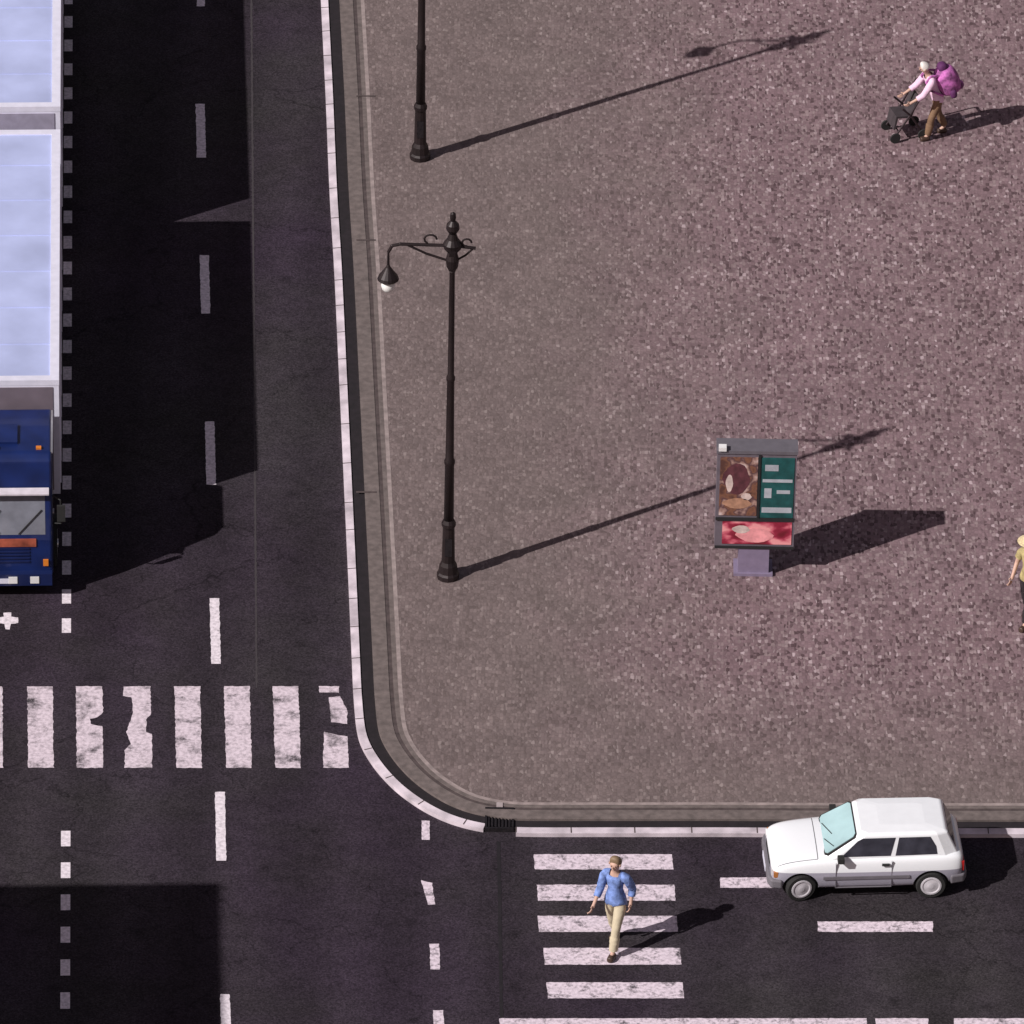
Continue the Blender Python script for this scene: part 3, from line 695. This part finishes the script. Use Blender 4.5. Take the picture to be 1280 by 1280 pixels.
# bumpers, lights, plates, grille, wipers, bonnet seam
bm = B(); prism(bm, [(NX(-1.97), -0.60), (NX(-1.90), -0.76), (-1.56, -0.80), (-1.56, 0.80), (NX(-1.90), 0.76), (NX(-1.97), 0.60)], 0.30, 0.48, 'z'); obj('front_bumper', bm, M_GREY, body, bevel=0.03)
bm = B(); prism(bm, [(1.88, -0.60), (1.82, -0.74), (1.57, -0.80), (1.57, 0.80), (1.82, 0.74), (1.88, 0.60)], 0.32, 0.50, 'z'); obj('rear_bumper', bm, M_GREY, body, bevel=0.03)
for s in (-1, 1):
    bm = B(); box(bm, NX(-1.885), NX(-1.80), min(s*0.42, s*0.66), max(s*0.42, s*0.66), 0.52, 0.65); obj('headlight', bm, M_LAMPW, body, bevel=0.02)
    bm = B(); box(bm, NX(-1.84), NX(-1.74), min(s*0.66, s*0.735), max(s*0.66, s*0.735), 0.52, 0.63); obj('turn_signal', bm, mat('pale_amber', (0.5, 0.2, 0.06), 0.3), body, bevel=0.01)
    bm = B(); box(bm, 1.72, 1.815, min(s*0.50, s*0.70), max(s*0.50, s*0.70), 0.56, 0.76); obj('tail_light', bm, M_RED, body, bevel=0.015)
bm = B()
for k in range(4): box(bm, NX(-1.90), NX(-1.84), -0.38, 0.38, 0.52+k*0.03, 0.535+k*0.03)
obj('grille', bm, M_BLACK, body)
bm = B(); box(bm, NX(-1.985), NX(-1.96), -0.26, 0.26, 0.33, 0.44); obj('number_plate', bm, M_WHITE, body)
bm = B(); box(bm, 1.80, 1.835, -0.26, 0.26, 0.56, 0.67); obj('number_plate', bm, M_WHITE, body)
for q in (0, 1):
    bm = B(); tube(bm, [(-0.74, 0.35-q*0.5, 0.96), (-0.60, -0.12-q*0.4, 1.05)], 0.008, 6); obj('wiper', bm, M_BLACK, body)


# ------------------------------------------------------------------ poster display box on a pedestal
M_PBOX = mat('grey_display_casing', (0.14, 0.12, 0.145), 0.5, var=0.12)
M_PTOP = mat('grey_cap', (0.13, 0.12, 0.14), 0.5, var=0.1)
M_PED = mat('lilac_grey_pedestal', (0.22, 0.18, 0.27), 0.6, var=0.1)
def poster_mat(name, cols, scale, seed, stretch=(1, 1, 1)):
    m = bpy.data.materials.new(name); m.use_nodes = True; n = m.node_tree.nodes; l = m.node_tree.links; b = n['Principled BSDF']; b.inputs['Roughness'].default_value = 0.45
    tc = n.new('ShaderNodeTexCoord'); mp = n.new('ShaderNodeMapping'); mp.inputs['Scale'].default_value = stretch; mp.inputs['Location'].default_value = (seed, seed*1.7, seed*0.3)
    l.new(tc.outputs['Object'], mp.inputs[0])
    t = n.new('ShaderNodeTexNoise'); t.inputs['Scale'].default_value = scale; t.inputs['Detail'].default_value = 3; t.inputs['Roughness'].default_value = 0.4
    l.new(mp.outputs[0], t.inputs['Vector']); r = n.new('ShaderNodeValToRGB'); l.new(t.outputs[0], r.inputs[0])
    el = r.color_ramp.elements; el[0].position = cols[0][0]; el[0].color = (*cols[0][1], 1); el[1].position = cols[-1][0]; el[1].color = (*cols[-1][1], 1)
    for p, c in cols[1:-1]: k = el.new(p); k.color = (*c, 1)
    l.new(r.outputs[0], b.inputs['Base Color']); return m
b0 = P(941, 711, 0.12)
ds = thing('poster_display', 'tall boxed poster display on a narrow pedestal, green panel above a red one', 'poster display', b0)
hw = 0.77; hd = 0.21; z0 = 0.62; z1 = 2.80
bm = B(); box(bm, -0.30, 0.30, -0.22, 0.22, 0.06, z0+0.05); box(bm, -0.38, 0.38, -0.27, 0.27, 0, 0.06); obj('pedestal', bm, M_PED, ds, bevel=0.012)
bm = B(); box(bm, -hw, hw, -hd, hd, z0, z1); cs = obj('casing', bm, M_PBOX, ds, bevel=0.02)
bm = B(); box(bm, -hw-0.02, hw+0.02, -hd-0.02, hd+0.02, z1, z1+0.07); obj('cap', bm, M_PTOP, ds, bevel=0.012)
yf = -hd
def panel(name, x0, x1, za, zb, m, th=0.012, d=0.0):
    bm = B(); box(bm, x0, x1, yf-d-th, yf-d-0.0005, za, zb); return obj(name, bm, m, cs)
zm = 1.26
M_BRN = poster_mat('brown_poster', [(0.35, (0.10, 0.045, 0.035)), (0.45, (0.22, 0.10, 0.06)), (0.53, (0.10, 0.05, 0.055)), (0.61, (0.40, 0.25, 0.21)), (0.70, (0.65, 0.52, 0.5))], 4.5, 3.0)
M_REDP = poster_mat('red_poster', [(0.34, (0.16, 0.010, 0.02)), (0.46, (0.30, 0.02, 0.05)), (0.52, (0.60, 0.12, 0.17)), (0.60, (0.85, 0.35, 0.36))], 2.6, 8.4, (1, 1, 1.6))
M_TEAL = mat('teal_panel', (0.012, 0.085, 0.085), 0.4, var=0.3, scale=5)
M_PSTR = mat('pale_strip', (0.42, 0.45, 0.50), 0.5, var=0.15, scale=6)
bp_ = panel('upper_poster', -hw+0.06, 0.02, zm+0.12, z1-0.08, M_BRN)
tp = panel('teal_notice_panel', 0.08, hw-0.04, zm+0.08, z1-0.08, M_TEAL)
for k, (xa, xb, za, zb) in enumerate([(0.16, 0.42, 2.42, 2.56), (0.12, 0.70, 2.16, 2.23), (0.16, 0.30, 1.80, 2.02), (0.12, 0.70, 1.46, 1.58), (0.40, 0.66, 1.90, 1.98)]):
    bm = B(); box(bm, xa, xb, yf-0.016, yf-0.0125, za, zb); obj('pale_strip', bm, M_PSTR, tp)
rp = panel('lower_poster', -hw+0.14, hw-0.05, z0+0.10, zm-0.03, M_REDP)
def blob(name, x, z, rx_, rz_, m, par, n=18, d=0.0165):
    bm = B(); prism(bm, [(x+rx_*math.cos(2*math.pi*k/n)*(1+.12*math.sin(5*k)), z+rz_*math.sin(2*math.pi*k/n)) for k in range(n)], yf-d, yf-0.0125, 'y'); return obj(name, bm, m, par)
M_CREAM = mat('printed_cream', (0.62, 0.50, 0.46), 0.5, var=0.25, scale=9); M_TAN = mat('printed_tan', (0.42, 0.23, 0.15), 0.5, var=0.3, scale=9); M_SALM = mat('printed_salmon', (0.85, 0.34, 0.36), 0.5, var=0.2, scale=9)
M_MAR = mat('printed_maroon', (0.11, 0.035, 0.045), 0.5, var=0.3, scale=9)
blob('printed_shape', -0.38, 2.22, 0.26, 0.36, M_MAR, bp_, d=0.0145); blob('printed_shape', -0.52, 2.12, 0.07, 0.2, M_CREAM, bp_); blob('printed_shape', -0.35, 1.66, 0.28, 0.12, M_TAN, bp_); blob('printed_shape', -0.18, 1.82, 0.10, 0.08, M_CREAM, bp_)
blob('printed_shape', 0.02, 0.93, 0.36, 0.17, M_SALM, rp); blob('printed_shape', -0.26, 1.06, 0.17, 0.09, M_CREAM, rp, d=0.019)
bm = B(); box(bm, -hw, hw, yf-0.03, yf-0.0008, zm+0.012, zm+0.07); box(bm, 0.03, 0.07, yf-0.03, yf-0.0008, zm+0.07, z1-0.01); box(bm, -hw, hw, yf-0.03, yf-0.0008, z0+0.0, z0+0.05)
obj('glazing_bar', bm, M_CHAS, cs)
bm = B(); box(bm, -hw+0.02, -hw+0.17, -hd-0.05, -hd+0.10, z1+0.072, z1+0.15); obj('white_top_block', bm, M_LAMPW, ds, bevel=0.02)  # small white block on the left end of the cap

# ------------------------------------------------------------------ people
M_SKIN = mat('skin', (0.56, 0.36, 0.28), 0.6, var=0.05)
def person_mesh(J, s, rad=None):
    """J: joint dict -> one continuous skinned body with fingers, head and face"""
    V = []; ED = []; RD = []; ix = {}
    def add(n, p, r, to=None):
        ix[n] = len(V); V.append(Vector(p)*s); RD.append(r*s if not isinstance(r, tuple) else (r[0]*s, r[1]*s))
        if to: ED.append((ix[to], ix[n]))
    add('pel', J['pel'], 0.115); 
    add('waist', J['waist'], 0.10, 'pel'); add('chest', J['chest'], 0.125, 'waist'); add('neckb', J['neckb'], 0.07, 'chest'); add('neck', J['neck'], 0.05, 'neckb')
    hd_ = Vector(J['head']); nk = Vector(J['neck']); upv = (hd_-nk).normalized()
    add('jaw', nk.lerp(hd_, 0.45), 0.068, 'neck'); add('head', hd_, 0.092, 'jaw'); add('crown', hd_+upv*0.075, 0.068, 'head')
    for S in 'LR':
        add('sh'+S, J['sh'+S], 0.056, 'neckb'); add('el'+S, J['el'+S], 0.042, 'sh'+S); add('wr'+S, J['wr'+S], 0.028, 'el'+S)
        d = (Vector(J['wr'+S])-Vector(J['el'+S])).normalized(); add('pa'+S, Vector(J['wr'+S])+d*0.07, 0.034, 'wr'+S)
        add('hip'+S, J['hip'+S], 0.09, 'pel'); add('th'+S, Vector(J['hip'+S]).lerp(Vector(J['kn'+S]), 0.4), 0.08, 'hip'+S)
        add('kn'+S, J['kn'+S], 0.056, 'th'+S); add('cf'+S, Vector(J['kn'+S]).lerp(Vector(J['an'+S]), 0.35), 0.058, 'kn'+S)
        add('an'+S, J['an'+S], 0.038, 'cf'+S); add('toe'+S, J['toe'+S], 0.034, 'an'+S)
    me = skinned(V, ED, RD, 2)
    cb = B(); cb.from_mesh(me); names = {i: k for k, i in ix.items()}
    cb.verts.ensure_lookup_table(); own = []
    for v in cb.verts:
        best = None
        for a, b in ED:
            A = V[a]; D = V[b]-A; t = max(0, min(1, (v.co-A).dot(D)/D.length_squared))
            dd_ = (v.co-A-D*t).length-(RD[a]*(1-t)+RD[b]*t)*0.6
            if best is None or dd_ < best[0]: best = (dd_, names[a], names[b], t)
        own.append(best)
    bm = B(); bm.from_mesh(me); bpy.data.meshes.remove(me)
    F_ = Vector((0, -1, 0)); F_ = Vector(J.get('face', F_)).normalized(); side = upv.cross(F_).normalized()
    for S in 'LR':
        wr = Vector(J['wr'+S]); d = (wr-Vector(J['el'+S])).normalized(); a = F_ - d*F_.dot(d); a = a.normalized() if a.length > 0.1 else side
        b = d.cross(a).normalized(); pa = wr+d*0.075
        for k in range(4):
            L = (0.075, 0.085, 0.08, 0.062)[k]; o = pa+a*(0.027-0.018*k)
            fv = [o*s, (o+d*0.045)*s, (o+d*(0.045+L*0.5)+b*0.018)*s, (o+d*(0.045+L*0.7)+b*0.045)*s]
            fm = skinned(fv, [(0, 1), (1, 2), (2, 3)], [0.009*s]*4, 1); bm.from_mesh(fm); bpy.data.meshes.remove(fm)
        fv = [(wr+d*0.03)*s, (wr+d*0.05+a*0.04)*s, (wr+d*0.085+a*0.058+b*0.01)*s]
        fm = skinned(fv, [(0, 1), (1, 2)], [0.011*s]*3, 1); bm.from_mesh(fm); bpy.data.meshes.remove(fm)
    # nose, ears, eyes, lips
    ball(bm, (hd_+F_*0.098-upv*0.015)*s, 0.016*s, n=8)
    for q in (-1, 1):
        ball(bm, (hd_+side*0.092*q)*s, 0.022*s, (0.6, 1, 1.2), n=8); ball(bm, (hd_+F_*0.085+side*0.032*q+upv*0.012)*s, 0.011*s, n=8)
    ball(bm, (hd_+F_*0.082-upv*0.055)*s, 0.016*s, (1.3, 1, 0.5), n=8)
    return bm, ix, cb, own

def chain(pts, radii, s, sub=2, edges=None, root=0):
    e = edges or [(i, i+1) for i in range(len(pts)-1)]
    return skinned([Vector(p)*s for p in pts], e, [r*s for r in radii], sub, root)

def make_person(label, loc, rz, J, s, mtop, mbot, mhair, mshoe, group=None, sleeves=0.6, longhair=0):
    t = thing('person', label, 'person', loc, rz, group)
    bm, ix, cb, own = person_mesh(J, s)
    obj('body', bm, M_SKIN, t, smooth=True)
    V = Vector
    def cloth(name, test, off, m):
        c = cb.copy(); c.verts.ensure_lookup_table(); c.normal_update()
        keep = [test(own[i][1], own[i][2], own[i][3]) for i in range(len(own))]
        nn = [v.normal.copy() for v in c.verts]
        for i, v in enumerate(c.verts):
            k = own[i]; o_ = off + (0.012 if k[2][:2] in ('hi', 'an') or k[1] == 'pel' else 0)
            v.co += nn[i]*(o_+random.uniform(-.003, .004))*s
        bmesh.ops.delete(c, geom=[f for f in c.faces if not all(keep[v.index] for v in f.verts)], context='FACES')
        obj(name, c, m, t, smooth=True)
    def shirt(a, b, u):
        a2 = a[:2]; b2 = b[:2]
        if b in ('waist', 'chest', 'neckb'): return True
        if b == 'neck': return u < 0.35
        if b2 == 'sh': return True
        if b2 == 'el': return True if sleeves > 0 else u < 0.55
        if b2 == 'wr': return u < sleeves
        return b2 == 'hi' or (b2 == 'th' and u < 0.15)
    cloth('trousers', lambda a, b, u: b[:2] in ('hi', 'th', 'kn', 'cf') or (b[:2] == 'an' and u < 0.9) or (b == 'waist' and u < 0.5), 0.016, mbot)
    cloth('shirt', shirt, 0.026, mtop)
    for S in 'LR':
        an = V(J['an'+S]); to = V(J['toe'+S]); an2 = V((an.x, an.y, to.z)); back = an2-(to-an2)*0.35
        link('shoe', chain([back, an2, to, to+(to-an2)*0.25], [0.055, 0.064, 0.062, 0.052], s, 2), mshoe, t)
    hd_ = V(J['head']); nk = V(J['neck']); u = (hd_-nk).normalized(); F_ = V(J.get('face', (0, -1, 0))).normalized()
    hp = [hd_+u*0.065+F_*0.045, hd_+u*0.078-F_*0.01, hd_+u*0.03-F_*0.04, hd_-u*0.03-F_*0.045]; hr = [0.082, 0.095, 0.115, 0.095]
    if longhair: hp += [hd_-u*0.12-F_*0.06, hd_-u*0.22-F_*0.08]; hr += [0.07, 0.05]
    link('hair', chain(hp, hr, s, 2), mhair, t)
    return t
def walkJ(lean=0.0, stride=0.3, armswing=0.2, armout=0.07, legswap=1):
    L = legswap
    y = lambda z: -lean*(z-0.93)     # facing -Y
    J = dict(pel=(0, 0, 0.95), waist=(0, y(1.1), 1.10), chest=(0, y(1.3), 1.28), neckb=(0, y(1.44), 1.42), neck=(0, y(1.5)-0.01, 1.50), head=(0, y(1.64)-0.03, 1.635))
    for S, q in (('L', 1), ('R', -1)):
        sw = q*L
        J['sh'+S] = (0.185*q, y(1.4), 1.40); J['el'+S] = (0.185*q+armout*q, y(1.12)+sw*armswing*0.6+0.03, 1.13)
        J['wr'+S] = (0.185*q+armout*1.3*q, y(0.95)+sw*armswing-0.12, 0.93)
        J['hip'+S] = (0.095*q, 0, 0.88); J['kn'+S] = (0.10*q, -sw*stride*0.5-0.05, 0.49)
        J['an'+S] = (0.10*q, -sw*stride, 0.10 if sw > 0 else 0.15); J['toe'+S] = (0.11*q, -sw*stride-0.13, 0.045 if sw > 0 else 0.045)
    return J
# 1: on the zebra crossing
M_SH1 = mat('light_blue_shirt', (0.17, 0.26, 0.56), 0.8, var=0.55, scale=9, bump=0.8)
M_KH = mat('khaki_trousers', (0.55, 0.48, 0.34), 0.85, var=0.08, bump=0.8)
M_HD = mat('dark_brown_hair', (0.05, 0.03, 0.02), 0.6); M_SHOE = mat('brown_shoes', (0.06, 0.035, 0.025), 0.5)
J = walkJ(0.05, 0.27, 0.16, 0.045)
make_person('person in a light blue shirt and khaki trousers walking over the small zebra crossing', P(768, 1184), R(-25), J, 1.17, M_SH1, M_KH, mat('fair_brown_hair', (0.22, 0.15, 0.09), 0.6), M_SHOE)
# 2: pale pink shirt + magenta pack, pushing a pushchair
M_PINK = mat('pale_pink_shirt', (0.80, 0.56, 0.72), 0.8, var=0.1, bump=0.8); M_MAG = mat('mottled_magenta_cloth', (0.42, 0.12, 0.36), 0.8, var=0.75, scale=7, bump=0.8)
M_BR = mat('brown_trousers', (0.20, 0.12, 0.07), 0.85, var=0.2, bump=0.8)
J = walkJ(0.42, 0.22, 0.0, 0.03)
for S, q in (('L', 1), ('R', -1)):
    J['el'+S] = (0.22*q, -0.40, 1.12); J['wr'+S] = (0.20*q, -0.62, 1.00)
p2b = P(1170, 170, 0.12)
p2 = make_person('person with white hair, pale pink shirt and magenta backpack leaning over a dark pushchair', p2b, R(-72), J, 1.05, M_PINK, M_BR, mat('white_hair', (0.8, 0.76, 0.72), 0.7), M_SHOE, longhair=0)
bpk = thing('backpack', 'bulky magenta backpack worn by the person with the pushchair', 'backpack', p2b, R(-72))
s = 1.05
me = chain([(0, 0.04, 1.60), (0, 0.12, 1.42), (0, 0.22, 1.18), (0, 0.27, 0.96)], [0.19, 0.27, 0.29, 0.23], s, 2)
link('bag', me, M_MAG, bpk)
link('lid', chain([(-0.12, 0.06, 1.60), (0.12, 0.06, 1.60)], [0.11, 0.11], s, 2), mat('violet_cloth', (0.10, 0.02, 0.10), 0.8, bump=0.6), bpk)
link('pocket', chain([(0, 0.40, 1.24), (0, 0.44, 1.02)], [0.14, 0.15], s, 2), M_MAG, bpk)
for q in (-1, 1): link('side_pocket', chain([(0.24*q, 0.22, 1.18), (0.24*q, 0.26, 0.98)], [0.07, 0.08], s, 2), bpy.data.materials['violet_cloth'], bpk)
for q in (-1, 1):
    bm = B(); tube(bm, [Vector(v)*s for v in ((0.12*q, 0.0, 1.47), (0.14*q, -0.22, 1.50), (0.15*q, -0.32, 1.38), (0.17*q, -0.22, 1.18), (0.16*q, 0.05, 1.02))], 0.024, 8)
    obj('strap', bm, M_MAG, bpk)
# pushchair
c = P(1131, 168, 0.12)
pc = thing('pushchair', 'dark folding pushchair in front of the person with the magenta backpack', 'pushchair', c, R(-72))
M_PCF = mat('dark_frame', (0.03, 0.018, 0.022), 0.5, 0.3); M_PCS = mat('dark_canvas', (0.045, 0.035, 0.04), 0.9, var=0.3)
bm = B()
for q in (-1, 1):
    x = 0.27*q
    tube(bm, [(x, 0.42, 1.18), (x, 0.30, 1.16), (x, 0.0, 0.62), (x, -0.32, 0.14)], 0.022); tube(bm, [(x, 0.30, 0.14), (x, 0.02, 0.60), (x, -0.18, 0.80)], 0.022)
tube(bm, [(-0.27, 0.42, 1.18), (0.27, 0.42, 1.18)], 0.026); tube(bm, [(-0.27, 0.15, 0.38), (0.27, 0.15, 0.38)], 0.018); tube(bm, [(-0.27, -0.24, 0.25), (0.27, -0.24, 0.25)], 0.018)
obj('frame', bm, M_PCF, pc)
bm = B(); prism(bm, [(0.18, 1.02), (0.22, 1.0), (0.05, 0.52), (-0.25, 0.55), (-0.30, 0.28), (-0.34, 0.29), (-0.29, 0.60), (0.02, 0.57)], -0.22, 0.22, 'x'); obj('seat', bm, M_PCS, pc)
for q in (-1, 1):
    for yy in (0.30, -0.32):
        bm = B(); lathe(bm, [(0.06, -0.02), (0.11, -0.02), (0.12, 0), (0.11, 0.02), (0.06, 0.02)], (0.29*q, yy, 0.12), n=18, axis=(1, 0, 0)); obj('wheel', bm, M_BLACK, pc)
# 3: at the right edge
M_BLKC = mat('black_cloth', (0.022, 0.016, 0.02), 0.85, var=0.2, bump=0.8); M_BLOND = mat('blond_hair', (0.72, 0.56, 0.26), 0.6, var=0.15)
J = walkJ(0.04, 0.18, 0.12, 0.10)
for S, q in (('L', 1), ('R', -1)):
    J['el'+S] = (0.27*q, -0.02, 1.13); J['wr'+S] = (0.22*q, -0.20, 0.95)
p3 = make_person('person in straw sun hat, yellowish top and black trousers, cut by the right edge', P(1284, 778, 0.12), R(-40), J, 1.13, mat('olive_yellow_top', (0.42, 0.35, 0.16), 0.85, var=0.3, scale=8, bump=0.6), M_BLKC, M_BLOND, M_SHOE, sleeves=0, longhair=1)
bm = B(); hc = Vector(J['head'])*1.13
lathe(bm, [(0.235, 0.055), (0.24, 0.065), (0.13, 0.085), (0.125, 0.15), (0.10, 0.185), (0.03, 0.195)], hc, n=24)
obj('hat', bm, mat('straw', (0.72, 0.60, 0.36), 0.85, var=0.25, scale=20), p3)

# ------------------------------------------------------------------ unseen building below left, added to cast the shadow on the road
H = 11.0
tip = P(276, 1104)
bc = tip - SHV*H
M_FAC = mat('ochre_render', (0.38, 0.30, 0.22), 0.9, var=0.12, scale=1.5, bump=0.1); M_TILE = mat('zinc_roof', (0.16, 0.17, 0.19), 0.5, var=0.2)
M_SHUT = mat('grey_shutters', (0.30, 0.31, 0.30), 0.6)
bl = thing('unseen_shadow_building', 'unseen rendered building, added beyond the lower left to cast the road shadow', 'building', (bc.x, bc.y, 0), yaw)
bm = B(); box(bm, -16, 0, -18, 0, 0, H-0.25); wl = obj('wall', bm, M_FAC, bl)
bm = B(); box(bm, -16.0, 0.0, -18.0, 0.0, H-0.245, H); obj('roof', bm, M_TILE, bl)
bm = B(); box(bm, 0.001, 0.10, -18, 0, 3.3, 3.5); box(bm, -16, 0, 0.001, 0.10, 3.3, 3.5); obj('string_course', bm, M_LIGHTB, bl)
for fl in range(4):
    z = 0.9+fl*2.6 + (0.3 if fl else 0)
    if z+1.5 > H-0.4: continue
    for k in range(6):
        y = -2.0-k*2.8
        f = B(); box(f, -0.03, 0.05, y-0.6, y+0.6, z, z+1.5); wf = obj('window', f, M_SHUT, bl)
        g_ = B(); box(g_, 0.051, 0.058, y-0.5, y-0.03, z+0.1, z+1.4); box(g_, 0.051, 0.058, y+0.03, y+0.5, z+0.1, z+1.4); obj('pane', g_, M_GLASS, wf)
        if k < 5:
            x = -2.0-k*2.9
            f = B(); box(f, x-0.6, x+0.6, -0.03, 0.05, z, z+1.5); wf = obj('window', f, M_SHUT, bl)
            g_ = B(); box(g_, x-0.5, x-0.03, 0.051, 0.058, z+0.1, z+1.4); box(g_, x+0.03, x+0.5, 0.051, 0.058, z+0.1, z+1.4); obj('pane', g_, M_GLASS, wf)
